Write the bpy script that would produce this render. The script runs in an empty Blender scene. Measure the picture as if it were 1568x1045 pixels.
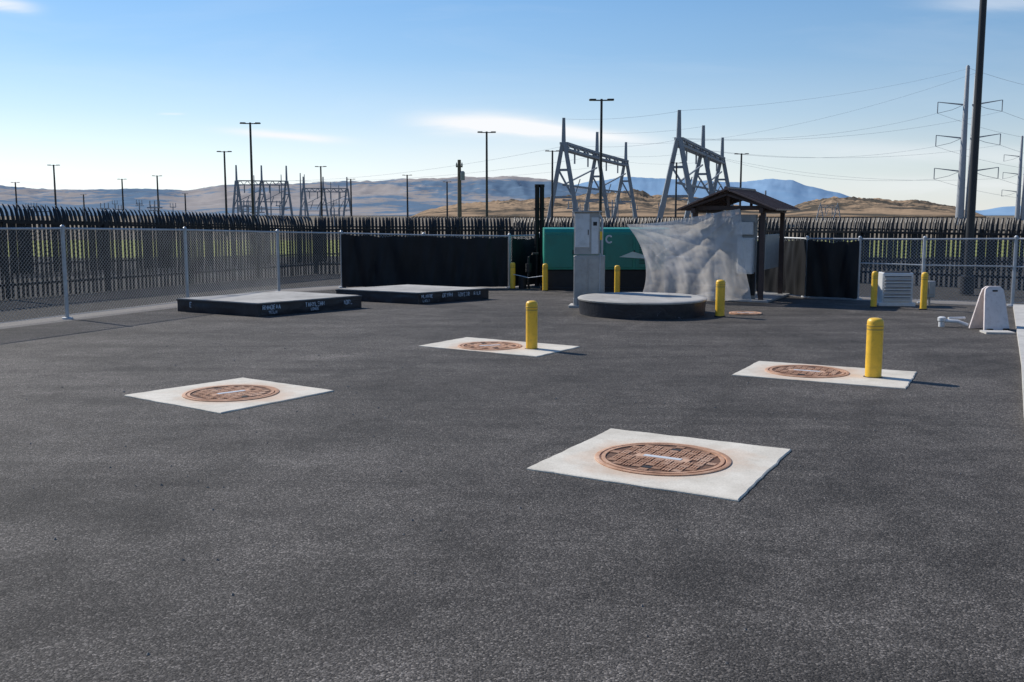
import bpy, math, random
from mathutils import Vector, Matrix, noise
random.seed(7)
scene = bpy.context.scene
scene.view_settings.view_transform = 'Standard'
scene.view_settings.look = 'None'
scene.view_settings.exposure = 0
COL = scene.collection

# ------------------------------------------------------------------ nodes
def new_mat(name):
    m = bpy.data.materials.new(name); m.use_nodes = True
    nt = m.node_tree
    return m, nt, nt.nodes.get('Principled BSDF')

def noise_node(nt, vec, scale, detail=4, rough=.55, dist=0.0):
    n = nt.nodes.new('ShaderNodeTexNoise')
    n.inputs['Scale'].default_value = scale
    n.inputs['Detail'].default_value = detail
    n.inputs['Roughness'].default_value = rough
    n.inputs['Distortion'].default_value = dist
    nt.links.new(vec, n.inputs['Vector'])
    return n.outputs['Fac']

def ramp(nt, fac, stops, interp='LINEAR'):
    r = nt.nodes.new('ShaderNodeValToRGB')
    r.color_ramp.interpolation = interp
    el = r.color_ramp.elements
    while len(el) < len(stops): el.new(.5)
    for e, (p, c) in zip(el, stops):
        e.position = p
        e.color = (c[0], c[1], c[2], 1) if hasattr(c, '__len__') else (c, c, c, 1)
    nt.links.new(fac, r.inputs['Fac'])
    return r.outputs['Color']

def mix(nt, fac, a, b, mode='MIX'):
    m = nt.nodes.new('ShaderNodeMix'); m.data_type = 'RGBA'; m.blend_type = mode
    def put(s, v):
        if isinstance(v, bpy.types.NodeSocket): nt.links.new(v, s)
        elif hasattr(v, '__len__'): s.default_value = (v[0], v[1], v[2], 1)
        else: s.default_value = v if s.type == 'VALUE' else (v, v, v, 1)
    put(m.inputs[0], fac); put(m.inputs[6], a); put(m.inputs[7], b)
    return m.outputs[2]

def mth(nt, op, a, b=None, c=None, clamp=False):
    m = nt.nodes.new('ShaderNodeMath'); m.operation = op; m.use_clamp = clamp
    for i, v in enumerate((a, b, c)):
        if v is None: continue
        if isinstance(v, bpy.types.NodeSocket): nt.links.new(v, m.inputs[i])
        else: m.inputs[i].default_value = v
    return m.outputs[0]

def bump(nt, bsdf, h, strength=.3, dist=.02):
    b = nt.nodes.new('ShaderNodeBump')
    b.inputs['Strength'].default_value = strength
    b.inputs['Distance'].default_value = dist
    nt.links.new(h, b.inputs['Height']); nt.links.new(b.outputs['Normal'], bsdf.inputs['Normal'])

def objco(nt): return nt.nodes.new('ShaderNodeTexCoord').outputs['Object']

def worn(name, col, rough=.6, metal=0., var=.25, scale=3., dirt=None, dirt_amt=.35, bumpy=0., bscale=40, spec=.5):
    m, nt, b = new_mat(name)
    co = objco(nt)
    f = noise_node(nt, co, scale, 6, .6)
    lo = [c * (1 - var) for c in col]; hi = [min(1, c * (1 + var)) for c in col]
    c = ramp(nt, f, [(.3, lo), (.7, hi)])
    if dirt:
        g = ramp(nt, noise_node(nt, co, scale * 3.1, 7, .7), [(.5, 0.), (.72, 1.)])
        c = mix(nt, mth(nt, 'MULTIPLY', g, dirt_amt), c, dirt)
    nt.links.new(c, b.inputs['Base Color'])
    b.inputs['Roughness'].default_value = rough
    b.inputs['Metallic'].default_value = metal
    b.inputs['Specular IOR Level'].default_value = spec
    if bumpy: bump(nt, b, noise_node(nt, co, bscale, 4), bumpy, .01)
    return m

# ------------------------------------------------------------------ mesh builder
class MB:
    def __init__(s): s.v = []; s.f = []; s.m = []; s.mi = 0
    def add(s, vs, fs):
        o = len(s.v); s.v += [tuple(p) for p in vs]
        for f in fs: s.f.append([i + o for i in f]); s.m.append(s.mi)
    def box(s, c, size, rz=0., bev=0.):
        x, y, z = size[0] / 2, size[1] / 2, size[2] / 2
        ca, sa = math.cos(rz), math.sin(rz)
        def T(px, py, pz): return (c[0] + px * ca - py * sa, c[1] + px * sa + py * ca, c[2] + pz)
        if bev <= 0:
            vs = [T(a * x, b * y, d * z) for d in (-1, 1) for a, b in ((-1, -1), (1, -1), (1, 1), (-1, 1))]
            s.add(vs, [(3, 2, 1, 0), (4, 5, 6, 7), (0, 1, 5, 4), (1, 2, 6, 5), (2, 3, 7, 6), (3, 0, 4, 7)])
        else:
            k = bev
            def ring(inset, zz):
                X, Y = x - inset, y - inset
                return [T(-X + k, -Y, zz), T(X - k, -Y, zz), T(X, -Y + k, zz), T(X, Y - k, zz), T(X - k, Y, zz), T(-X + k, Y, zz), T(-X, Y - k, zz), T(-X, -Y + k, zz)]
            vs = ring(k * .6, -z) + ring(0, -z + k) + ring(0, z - k) + ring(k * .6, z)
            fs = [tuple(range(7, -1, -1)), tuple(range(24, 32))]
            for r in range(3):
                for i in range(8):
                    j = (i + 1) % 8
                    fs.append((r * 8 + i, r * 8 + j, r * 8 + 8 + j, r * 8 + 8 + i))
            s.add(vs, fs)
    def prism(s, pts, z0, z1):
        n = len(pts)
        vs = [(p[0], p[1], z0) for p in pts] + [(p[0], p[1], z1) for p in pts]
        s.add(vs, [tuple(range(n - 1, -1, -1)), tuple(range(n, 2 * n))] + [(i, (i + 1) % n, n + (i + 1) % n, n + i) for i in range(n)])
    def lathe(s, c, prof, n=24, cap=True):
        vs = []; fs = []
        for r, z in prof:
            for i in range(n):
                a = 2 * math.pi * i / n
                vs.append((c[0] + r * math.cos(a), c[1] + r * math.sin(a), c[2] + z))
        for k in range(len(prof) - 1):
            for i in range(n):
                j = (i + 1) % n
                fs.append((k * n + i, k * n + j, (k + 1) * n + j, (k + 1) * n + i))
        if cap:
            fs.append(tuple(range(n - 1, -1, -1))); L = (len(prof) - 1) * n
            fs.append(tuple(range(L, L + n)))
        s.add(vs, fs)
    def tube(s, pts, r, n=6, r1=None):
        pts = [Vector(p) for p in pts]
        if r1 is None: r1 = r
        vs = []; fs = []; L = len(pts)
        for k, p in enumerate(pts):
            d = (pts[min(k + 1, L - 1)] - pts[max(k - 1, 0)]).normalized()
            up = Vector((0, 0, 1)) if abs(d.z) < .9 else Vector((1, 0, 0))
            a = d.cross(up).normalized(); b = a.cross(d)
            rr = r + (r1 - r) * k / max(1, L - 1)
            for i in range(n):
                t = 2 * math.pi * (i + .5) / n
                vs.append(p + a * (rr * math.cos(t)) + b * (rr * math.sin(t)))
        for k in range(L - 1):
            for i in range(n):
                j = (i + 1) % n
                fs.append((k * n + i, k * n + j, (k + 1) * n + j, (k + 1) * n + i))
        fs.append(tuple(range(n - 1, -1, -1))); fs.append(tuple(range((L - 1) * n, L * n)))
        s.add(vs, fs)
    def beam(s, a, b, w, r1=None):
        s.tube([a, b], w * .7071, 4, None if r1 is None else r1 * .7071)
    def grid(s, fn, nu, nv):
        vs = [fn(i / nu, j / nv) for j in range(nv + 1) for i in range(nu + 1)]
        fs = [(j * (nu + 1) + i, j * (nu + 1) + i + 1, (j + 1) * (nu + 1) + i + 1, (j + 1) * (nu + 1) + i) for j in range(nv) for i in range(nu)]
        s.add(vs, fs)
    def obj(s, name, mats, parent=None, smooth=False, loc=None):
        me = bpy.data.meshes.new(name); me.from_pydata(s.v, [], s.f)
        if not isinstance(mats, (list, tuple)): mats = [mats]
        for m in mats: me.materials.append(m)
        for p, mi in zip(me.polygons, s.m):
            p.material_index = mi; p.use_smooth = smooth
        me.update()
        if smooth:
            try: me.set_sharp_from_angle(angle=math.radians(40))
            except Exception: pass
        o = bpy.data.objects.new(name, me); COL.objects.link(o)
        if parent: o.parent = parent
        if loc: o.location = loc
        return o

def empty(name, loc=(0, 0, 0), rz=0):
    e = bpy.data.objects.new(name, None); COL.objects.link(e)
    e.location = loc; e.rotation_euler = (0, 0, rz); e.empty_display_size = .3
    return e

# ------------------------------------------------------------------ camera
cam = bpy.data.cameras.new('camera'); cam.lens = 35; cam.sensor_width = 36
cam.clip_end = 40000; cam.clip_start = .05
co = bpy.data.objects.new('camera', cam); COL.objects.link(co)
co.location = (0, 0, 2.2); co.rotation_euler = (math.radians(90 - 7.2), 0, 0)
scene.camera = co

# ------------------------------------------------------------------ sun + sky
SUN_EL = math.radians(38); SUN_AZ = math.atan2(-.78, .63)   # compass-like, from +Y toward +X
sd = Vector((math.sin(SUN_AZ) * math.cos(SUN_EL), math.cos(SUN_AZ) * math.cos(SUN_EL), math.sin(SUN_EL)))
sl = bpy.data.lights.new('sun', 'SUN'); sl.energy = 4.9; sl.angle = math.radians(.5); sl.color = (1, .94, .85)
so = bpy.data.objects.new('sun', sl); COL.objects.link(so)
so.rotation_euler = (-sd).to_track_quat('-Z', 'Y').to_euler(); so.location = (0, 0, 30)

w = bpy.data.worlds.new('World'); scene.world = w; w.use_nodes = True
nt = w.node_tree; nt.nodes.clear()
out = nt.nodes.new('ShaderNodeOutputWorld')
sky = nt.nodes.new('ShaderNodeTexSky'); sky.sky_type = 'NISHITA'; sky.sun_disc = False
sky.sun_elevation = SUN_EL; sky.sun_rotation = SUN_AZ % (2 * math.pi)
sky.air_density = 1.0; sky.dust_density = .15; sky.ozone_density = 1.5; sky.altitude = 100
bg = nt.nodes.new('ShaderNodeBackground'); bg.inputs[1].default_value = .1
tc = nt.nodes.new('ShaderNodeTexCoord')
sp = nt.nodes.new('ShaderNodeSeparateXYZ'); nt.links.new(tc.outputs['Generated'], sp.inputs[0])
# valley air: cooler, paler low sky than the clean-air model gives
zz = sp.outputs[2]
hz = ramp(nt, mth(nt, 'MULTIPLY', zz, 1., clamp=True), [(0, (10.6, 10.9, 10.8)), (.045, (8.5, 9.7, 10.2)), (.095, (5.4, 7.5, 9.6)), (.15, (3.1, 5.6, 8.8)), (.23, (1.7, 4.1, 7.9)), (.5, (.75, 2.1, 5.2)), (1, (.5, 1.4, 3.9))])
dt = nt.nodes.new('ShaderNodeVectorMath'); dt.operation = 'DOT_PRODUCT'
nt.links.new(tc.outputs['Generated'], dt.inputs[0]); dt.inputs[1].default_value = tuple(sd)
sunside = mth(nt, 'ADD', .70, mth(nt, 'MULTIPLY', mth(nt, 'POWER', mth(nt, 'MAXIMUM', dt.outputs['Value'], 0.), 1.5), .75))
hz2 = mix(nt, 1., hz, sunside, 'MULTIPLY')
skyc = mix(nt, .82, sky.outputs[0], hz2)
nt.links.new(skyc, bg.inputs[0])
ysafe = mth(nt, 'MAXIMUM', sp.outputs[1], .05)
az = mth(nt, 'DIVIDE', sp.outputs[0], ysafe); el = mth(nt, 'DIVIDE', sp.outputs[2], ysafe)
cmb = nt.nodes.new('ShaderNodeCombineXYZ'); nt.links.new(az, cmb.inputs[0]); nt.links.new(mth(nt, 'MULTIPLY', el, 6.), cmb.inputs[1])
n1 = noise_node(nt, cmb.outputs[0], 9, 6, .6, .4)
n2 = noise_node(nt, cmb.outputs[0], 3.2, 5, .6, .6)
def cloud(a0, e0, sa, se, slope, amp):
    e = mth(nt, 'SUBTRACT', el, e0)
    a = mth(nt, 'SUBTRACT', az, a0)
    e = mth(nt, 'SUBTRACT', e, mth(nt, 'MULTIPLY', a, slope))
    e = mth(nt, 'ADD', e, mth(nt, 'MULTIPLY', mth(nt, 'SUBTRACT', n1, .5), se * 1.6))
    q = mth(nt, 'ADD', mth(nt, 'POWER', mth(nt, 'ABSOLUTE', mth(nt, 'DIVIDE', a, sa)), 3.), mth(nt, 'POWER', mth(nt, 'ABSOLUTE', mth(nt, 'DIVIDE', e, se)), 2.2))
    g = mth(nt, 'EXPONENT', mth(nt, 'MULTIPLY', q, -1.))
    return mth(nt, 'MULTIPLY', g, mth(nt, 'MULTIPLY', amp, mth(nt, 'ADD', .4, mth(nt, 'MULTIPLY', n1, 1.1))))
cl = None
for c in [(-.025, .0885, .066, .0092, -.05, 1.15), (.06, .080, .07, .0065, -.1, 1.05), (-.225, .078, .055, .0036, -.08, 1.),
          (-.5, .203, .035, .006, -.1, .9), (.5, .205, .09, .007, 0, .35), (-.47, .031, .07, .004, -.1, .8), (-.335, .099, .012, .001, 0, .4),
          (.42, .06, .2, .010, -.03, .35), (.05, .045, .18, .03, 0, .3), (-.1, .036, .2, .005, 0, .3), (.45, .03, .12, .008, 0, .35)]:
    x = cloud(*c)
    cl = x if cl is None else mth(nt, 'ADD', cl, x)
fwd = mth(nt, 'GREATER_THAN', sp.outputs[1], .05)
wisps = mth(nt, 'MULTIPLY', mth(nt, 'SUBTRACT', n2, .5, clamp=True), .3)
cl = mth(nt, 'MULTIPLY', mth(nt, 'ADD', cl, wisps), fwd, clamp=True)
bg2 = nt.nodes.new('ShaderNodeBackground'); bg2.inputs[0].default_value = (.95, .97, 1, 1); bg2.inputs[1].default_value = 1.0
ms = nt.nodes.new('ShaderNodeMixShader'); nt.links.new(cl, ms.inputs[0]); nt.links.new(bg.outputs[0], ms.inputs[1]); nt.links.new(bg2.outputs[0], ms.inputs[2])
nt.links.new(ms.outputs[0], out.inputs[0])

# ------------------------------------------------------------------ materials
# asphalt
m_asphalt, nt, b = new_mat('asphalt'); c = objco(nt)
big = noise_node(nt, c, .26, 6, .7, 1.0); mid = noise_node(nt, c, 1.3, 8, .74, .8)
fine = noise_node(nt, c, 70, 4, .75)
mp = nt.nodes.new('ShaderNodeMapping'); nt.links.new(c, mp.inputs[0]); mp.inputs['Rotation'].default_value = (0, 0, math.radians(60)); mp.inputs['Scale'].default_value = (.22, 1.1, 1)
lane = noise_node(nt, mp.outputs[0], 1.0, 6, .65, .8)
vo = nt.nodes.new('ShaderNodeTexVoronoi'); vo.inputs['Scale'].default_value = 88; nt.links.new(c, vo.inputs['Vector'])
base = ramp(nt, big, [(.38, (.050, .0455, .041)), (.62, (.112, .101, .091))])
base = mix(nt, .5, base, ramp(nt, mid, [(.36, (.046, .0415, .037)), (.64, (.118, .107, .096))]))
base = mix(nt, .7, base, ramp(nt, lane, [(.37, .70), (.63, 1.3)]), 'MULTIPLY')
# worn tyre arcs
spx = nt.nodes.new('ShaderNodeSeparateXYZ'); nt.links.new(c, spx.inputs[0])
for (ax, ay, R, wd, k) in [(14, 6, 11.2, .13, .72), (14, 6, 12.9, .13, .72), (-9, 24, 10.6, .12, 1.28), (-9, 24, 12.2, .12, 1.28), (4, 34, 13.5, .12, .74), (4, 34, 15.1, .12, .74), (20, 20, 12.5, .1, 1.25)]:
    dx = mth(nt, 'SUBTRACT', spx.outputs[0], ax); dy = mth(nt, 'SUBTRACT', spx.outputs[1], ay)
    rr = mth(nt, 'SQRT', mth(nt, 'ADD', mth(nt, 'MULTIPLY', dx, dx), mth(nt, 'MULTIPLY', dy, dy)))
    q = mth(nt, 'DIVIDE', mth(nt, 'SUBTRACT', rr, R), wd)
    g = mth(nt, 'EXPONENT', mth(nt, 'MULTIPLY', mth(nt, 'MULTIPLY', q, q), -1.))
    g = mth(nt, 'MULTIPLY', g, mth(nt, 'MULTIPLY', mth(nt, 'SUBTRACT', mid, .35, clamp=True), 3.5, clamp=True), clamp=True)
    base = mix(nt, g, base, mix(nt, 1., base, k, 'MULTIPLY'))
sv = nt.nodes.new('ShaderNodeSeparateColor'); nt.links.new(vo.outputs['Color'], sv.inputs[0])
stone = ramp(nt, sv.outputs[0], [(.0, .30), (.5, .80), (.85, 1.4), (.97, 2.6)])
base = mix(nt, .85, base, stone, 'MULTIPLY')
base = mix(nt, .75, base, ramp(nt, fine, [(.32, .45), (.68, 1.55)]), 'MULTIPLY')
nt.links.new(base, b.inputs['Base Color']); b.inputs['Roughness'].default_value = .8
b.inputs['Specular IOR Level'].default_value = .2
hh = mth(nt, 'ADD', mth(nt, 'MULTIPLY', vo.outputs['Distance'], -1.), mth(nt, 'MULTIPLY', fine, 1.2))
bump(nt, b, hh, .9, .006)

# surrounding ground
m_ground, nt, b = new_mat('dry_ground'); c = objco(nt)
sp2 = nt.nodes.new('ShaderNodeSeparateXYZ'); nt.links.new(c, sp2.inputs[0])
yy = mth(nt, 'ADD', sp2.outputs[1], mth(nt, 'MULTIPLY', mth(nt, 'SUBTRACT', noise_node(nt, c, .12, 4), .5), 10))
grass = mth(nt, 'MULTIPLY', mth(nt, 'GREATER_THAN', yy, 54), mth(nt, 'LESS_THAN', yy, 90))
gcol = ramp(nt, noise_node(nt, c, 1.2, 6, .7), [(.35, (.10, .12, .035)), (.5, (.27, .29, .08)), (.65, (.44, .42, .16))])
grav = ramp(nt, noise_node(nt, c, 9, 6, .75), [(.3, (.035, .033, .03)), (.7, (.10, .094, .085))])
dry = ramp(nt, noise_node(nt, c, .03, 6, .7), [(.35, (.12, .105, .08)), (.65, (.25, .205, .15))])
far = mth(nt, 'GREATER_THAN', yy, 90)
cc = mix(nt, grass, grav, gcol); cc = mix(nt, far, cc, dry)
nt.links.new(cc, b.inputs['Base Color']); b.inputs['Roughness'].default_value = .95; b.inputs['Specular IOR Level'].default_value = .1
bump(nt, b, noise_node(nt, c, 30, 4), .7, .03)

m_gravel = worn('gravel', (.20, .185, .17), .95, 0, .5, 45, (.07, .06, .05), .5, .9, 60)
m_kerb = worn('kerb_concrete', (.5, .48, .44), .85, 0, .15, 2, (.2, .18, .15), .4, .3, 60)
m_galv = worn('galvanised_steel', (.46, .48, .50), .5, .4, .15, 6)
m_wire = worn('fence_wire', (.34, .36, .38), .55, .3, .2, 2)
m_black = worn('black_powdercoat', (.010, .010, .012), .5, 0, .3, 3, spec=.35)
m_pole = worn('dark_bronze_pole', (.02, .02, .022), .5, 0, .2, 1)
m_steel = worn('weathered_structural_steel', (.22, .255, .29), .7, .1, .15, .3)
m_tower = worn('transmission_pole_steel', (.30, .32, .34), .65, .1, .12, .3)
m_conductor = worn('conductor', (.36, .39, .42), .6, .1, .1, .1)
m_wood = worn('weathered_timber', (.12, .10, .085), .9, 0, .3, 2)
m_yellow = worn('yellow_plastic_sleeve', (.84, .50, .04), .42, 0, .08, 4, (.35, .2, .04), .35)
m_band = worn('reflective_band', (.45, .30, .06), .4, 0, .1, 8)
m_white = worn('white_enamel', (.62, .63, .63), .4, 0, .07, 3, (.3, .27, .22), .25)
m_cab = worn('cabinet_grey_enamel', (.55, .57, .59), .42, .1, .1, 2, (.22, .2, .17), .3)
m_cab2 = worn('cabinet_dull_aluminium', (.34, .34, .335), .5, .3, .15, 3, (.18, .16, .13), .4)
m_teal = worn('teal_enamel', (.015, .24, .175), .45, 0, .08, 1, (.02, .06, .05), .3)
m_teal2 = worn('teal_door', (.015, .20, .15), .42, 0, .08, 1, (.02, .06, .05), .3)
m_dark = worn('dark_rubber_and_holes', (.015, .015, .016), .7, 0, .3, 4)
m_brown = worn('brown_painted_timber', (.055, .034, .03), .7, 0, .25, 3)
m_roof = worn('brown_metal_roof', (.17, .105, .085), .45, .1, .2, 2)
m_sign = worn('white_print', (.72, .76, .80), .5, 0, .03, 3)
m_flap = worn('pale_canvas', (.55, .66, .60), .7, 0, .1, 3)
m_beige = worn('faded_beige_plastic', (.72, .64, .61), .55, 0, .08, 3, (.3, .22, .19), .35)
m_stencil, nt, b = new_mat('worn_stencil_paint'); c = objco(nt)
k = ramp(nt, noise_node(nt, c, 11, 5, .7, .5), [(.50, (.50, .58, .68)), (.62, (.03, .035, .045))])
nt.links.new(k, b.inputs['Base Color']); b.inputs['Roughness'].default_value = .6

# lid iron
m_iron, nt, b = new_mat('rusty_cast_iron'); c = objco(nt)
f = noise_node(nt, c, 4, 8, .75); g = noise_node(nt, c, 60, 4, .7)
cc = ramp(nt, f, [(.3, (.24, .115, .06)), (.5, (.48, .27, .165)), (.7, (.66, .46, .33))])
cc = mix(nt, .4, cc, ramp(nt, g, [(.3, .6), (.7, 1.35)]), 'MULTIPLY')
nt.links.new(cc, b.inputs['Base Color']); b.inputs['Roughness'].default_value = .8; b.inputs['Metallic'].default_value = .1
bump(nt, b, g, .3, .003)
m_iron2, nt, b = new_mat('dark_brown_recess'); c = objco(nt)  # darker brown for the cover floor between the tread bars
cc = ramp(nt, noise_node(nt, c, 12, 6, .7), [(.3, (.055, .027, .016)), (.7, (.22, .11, .065))])
nt.links.new(cc, b.inputs['Base Color']); b.inputs['Roughness'].default_value = .9

# pad concrete with rust bleeding from the iron frame (object origin is at the lid)
m_pad, nt, b = new_mat('pad_concrete'); c = objco(nt)
ln = nt.nodes.new('ShaderNodeVectorMath'); ln.operation = 'LENGTH'; nt.links.new(c, ln.inputs[0])
oi = nt.nodes.new('ShaderNodeObjectInfo')
va = nt.nodes.new('ShaderNodeVectorMath'); va.operation = 'ADD'; nt.links.new(c, va.inputs[0])
cx = nt.nodes.new('ShaderNodeCombineXYZ'); nt.links.new(mth(nt, 'MULTIPLY', oi.outputs['Random'], 30), cx.inputs[0]); nt.links.new(cx.outputs[0], va.inputs[1])
cv = va.outputs[0]
f = noise_node(nt, cv, 2.4, 8, .72)
cc = ramp(nt, f, [(.3, (.50, .455, .375)), (.7, (.72, .67, .57))])
sp3 = ramp(nt, noise_node(nt, cv, 55, 3, .6), [(.3, .78), (.6, 1.08)])
cc = mix(nt, .6, cc, sp3, 'MULTIPLY')
rd = mth(nt, 'SUBTRACT', ln.outputs['Value'], mth(nt, 'MULTIPLY', noise_node(nt, cv, 1.6, 6, .65), 1.1))
rust = mth(nt, 'MULTIPLY', mth(nt, 'SUBTRACT', .30, rd), 2.6, clamp=True)
cc = mix(nt, mth(nt, 'MULTIPLY', rust, .5), cc, (.56, .31, .16))
spots = ramp(nt, noise_node(nt, cv, 14, 6, .75), [(.62, 0.), (.72, 1.)])
cc = mix(nt, mth(nt, 'MULTIPLY', spots, .5), cc, (.2, .165, .13))
nt.links.new(cc, b.inputs['Base Color']); b.inputs['Roughness'].default_value = .85
bump(nt, b, noise_node(nt, cv, 80, 4), .25, .004)

m_wrap, nt, b = new_mat('black_poly_wrap'); c = objco(nt)
cc = ramp(nt, noise_node(nt, c, 2.5, 5, .6), [(.3, (.012, .014, .020)), (.7, (.022, .026, .036))])
scuff = mth(nt, 'GREATER_THAN', noise_node(nt, c, 5, 6, .8, .6), .66)
cc = mix(nt, mth(nt, 'MULTIPLY', scuff, .6), cc, (.25, .28, .34))
nt.links.new(cc, b.inputs['Base Color']); b.inputs['Roughness'].default_value = .4
bump(nt, b, noise_node(nt, c, 5, 5, .6, 1.), .6, .03)
m_slabtop = worn('pad_top_concrete', (.38, .365, .335), .85, 0, .25, 1.0, (.16, .145, .13), .7, .3, 50)

m_cloth, nt, b = new_mat('black_shade_cloth'); c = objco(nt)
cc = ramp(nt, noise_node(nt, c, 1.5, 5), [(.3, (.006, .007, .009)), (.7, (.011, .012, .016))])
nt.links.new(cc, b.inputs['Base Color']); b.inputs['Roughness'].default_value = .55; b.inputs['Specular IOR Level'].default_value = .3

# tarp
m_tarp, nt, b = new_mat('translucent_poly_tarp'); c = objco(nt)
b.inputs['Roughness'].default_value = .35
cc = ramp(nt, noise_node(nt, c, 1.8, 5, .6), [(.3, (.62, .63, .65)), (.7, (.80, .81, .82))]); nt.links.new(cc, b.inputs['Base Color'])
bump(nt, b, noise_node(nt, c, 8, 6, .7, 1.2), .5, .04)
tr = nt.nodes.new('ShaderNodeBsdfTranslucent'); tr.inputs[0].default_value = (.82, .78, .74, 1)
m1 = nt.nodes.new('ShaderNodeMixShader'); m1.inputs[0].default_value = .48
o_ = nt.nodes['Material Output']
nt.links.new(b.outputs[0], m1.inputs[1]); nt.links.new(tr.outputs[0], m1.inputs[2])
tp = nt.nodes.new('ShaderNodeBsdfTransparent')
m2 = nt.nodes.new('ShaderNodeMixShader')
nt.links.new(ramp(nt, noise_node(nt, c, .8, 3, .5), [(.38, .18), (.62, .5)]), m2.inputs[0])
nt.links.new(m1.outputs[0], m2.inputs[1]); nt.links.new(tp.outputs[0], m2.inputs[2]); nt.links.new(m2.outputs[0], o_.inputs[0])

def hillmat(name, tan, dark, scale, lo, hi, stretch=(1, 1, 3), fine=.5):
    m, nt, b = new_mat(name); c = objco(nt)
    mp = nt.nodes.new('ShaderNodeMapping'); nt.links.new(c, mp.inputs[0]); mp.inputs['Scale'].default_value = stretch
    f = noise_node(nt, mp.outputs[0], scale, 7, .62, .5)
    g = noise_node(nt, mp.outputs[0], scale * 7, 6, .75, .4)
    k = mth(nt, 'ADD', f, mth(nt, 'MULTIPLY', mth(nt, 'SUBTRACT', g, .5), .55))
    cc = ramp(nt, k, [(lo, tan), (hi, dark)])
    cc = mix(nt, fine, cc, ramp(nt, g, [(.3, .65), (.7, 1.35)]), 'MULTIPLY')
    nt.links.new(cc, b.inputs['Base Color']); b.inputs['Roughness'].default_value = 1; b.inputs['Specular IOR Level'].default_value = 0
    return m
m_h1 = hillmat('distant_hazed_slopes', (.24, .37, .52), (.20, .33, .48), .0006, .4, .6, fine=.12)  # aerial haze painted in: the blue is distance, not rock colour
m_h2 = hillmat('hazed_grassland_slopes', (.35, .32, .30), (.13, .195, .27), .0016, .45, .53, (.8, .8, 5), .5)  # grass and brush tones paled and blued to paint in air haze
m_h3 = hillmat('dry_bluff', (.36, .255, .165), (.09, .08, .065), .011, .46, .56, (1, 1, 2.5), .9)

# ------------------------------------------------------------------ terrain
mb = MB()
mb.grid(lambda u, v: ((u - .5) * 30000, -400 + v * 16000, -.03), 20, 12)
mb.obj('ground', m_ground)

asph = [(-30, -14), (-10.1, 18.9), (-7.75, 24.5), (-6.45, 28.4), (-5.0, 30.0), (0, 30.0), (1.2, 31.6), (6.3, 31), (8, 26.4), (9.0, 25.8), (12.1, 23.9), (7.5, 14.5), (5.62, 10.7), (3.9, 6.9), (1.9, 0), (-1, -14)]
mb = MB(); mb.prism(asph, -.12, 0); mb.obj('asphalt_pavement', m_asphalt)
mb = MB()
gs = [(-31.5, -14), (-11.4, 18.6), (-9.0, 24.9), (-7.5, 29.4), (-5.4, 31.6), (-.3, 31.4), (-.2, 33), (7, 32.6), (9.2, 27.6), (14.5, 23.6), (14.2, 22.2), (9, 25.0), (0, 29), (-6, 28), (-9.8, 18)]
mb.prism(gs, -.1, -.012); mb.obj('gravel_strip', m_gravel)
mb = MB()
kp = [(12.12, 24.0), (7.5, 14.5), (5.6, 10.7), (3.9, 6.9), (1.95, 0), (-.9, -14)]
for a, b_ in zip(kp[:-1], kp[1:]):
    a = Vector(a); b_ = Vector(b_); L = (b_ - a).length; n = max(1, int(L / 3)); d = (b_ - a) / n
    pr = Vector((-d.y, d.x)).normalized()
    for i in range(n):
        p = a + d * i + d.normalized() * .006; q = a + d * (i + 1) - d.normalized() * .006
        mb.prism([p, q, q + pr * .30, p + pr * .30], -.1, .07)
mb.obj('concrete_kerb', m_kerb)
# loose grit
mb = MB()
for i in range(420):
    x, y = random.uniform(-6, 6), random.uniform(3, 24)
    if abs(x) > y * .52: continue
    s = random.uniform(.006, .017); a = random.random() * 6
    vs = [(x + math.cos(a + k * 1.57) * s * random.uniform(.7, 1.2), y + math.sin(a + k * 1.57) * s * random.uniform(.7, 1.2), .001) for k in range(4)] + [(x, y, s * 1.1)]
    mb.add(vs, [(0, 1, 4), (1, 2, 4), (2, 3, 4), (3, 0, 4)])
mb.obj('loose_pebbles', m_gravel)

def hill(name, D, prof, mat, seed, rough, nv=26, fq=120, fa=.018):
    a0, a1 = prof[0][0], prof[-1][0]
    nu = 620
    def P(t):
        for (x0, y0), (x1, y1) in zip(prof[:-1], prof[1:]):
            if x0 <= t <= x1:
                s = (t - x0) / (x1 - x0); s2 = s * s * (3 - 2 * s) * .5 + s * .5
                return y0 + (y1 - y0) * s2
        return prof[-1][1]
    def fn(u, v):
        t = a0 + (a1 - a0) * u
        e = P(t)
        vv = v / .75
        if vv <= 1:
            d = D * (.62 + .38 * vv); s = vv ** 1.2
        else:
            d = D * (1 + (vv - 1) * 1.0); s = 1 - (vv - 1) * 2.2
        x = t / 1000 * d
        z = e / 1000 * D * s
        nz = noise.fractal((x / D * 14 + seed, d / D * 9, seed), .9, 2.2, 6)
        nr = 1 - abs(noise.noise((x / D * 34 + seed * 2, d / D * 7, seed))) * 2
        nz2 = noise.fractal((x / D * fq + seed, d / D * 40, seed * 3), .8, 2.1, 4)
        amp = max(0, e) / 1000 * D
        lowfade = min(1, vv * 1.2) ** 1.5
        z += ((nz * rough + nr * rough * .35) * amp * (1 - .8 * min(1, abs(vv) ** 3)) + nz2 * amp * fa) * lowfade
        return (x, d, z + 1 if e > 0 else z)
    mb = MB(); mb.grid(fn, nu, nv); mb.obj(name, mat, smooth=True)
hill('distant_mountain', 9000, [(-100, 5), (30, 20), (76, 34), (115, 38), (167, 36), (225, 33), (258, 36.5), (277, 35), (297, 29), (323, 23), (342, 17.5), (368, 12), (434, 5), (466, 5), (492, 9), (531, 11), (600, 9), (800, 6)], m_h1, 3.1, .1)
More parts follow.
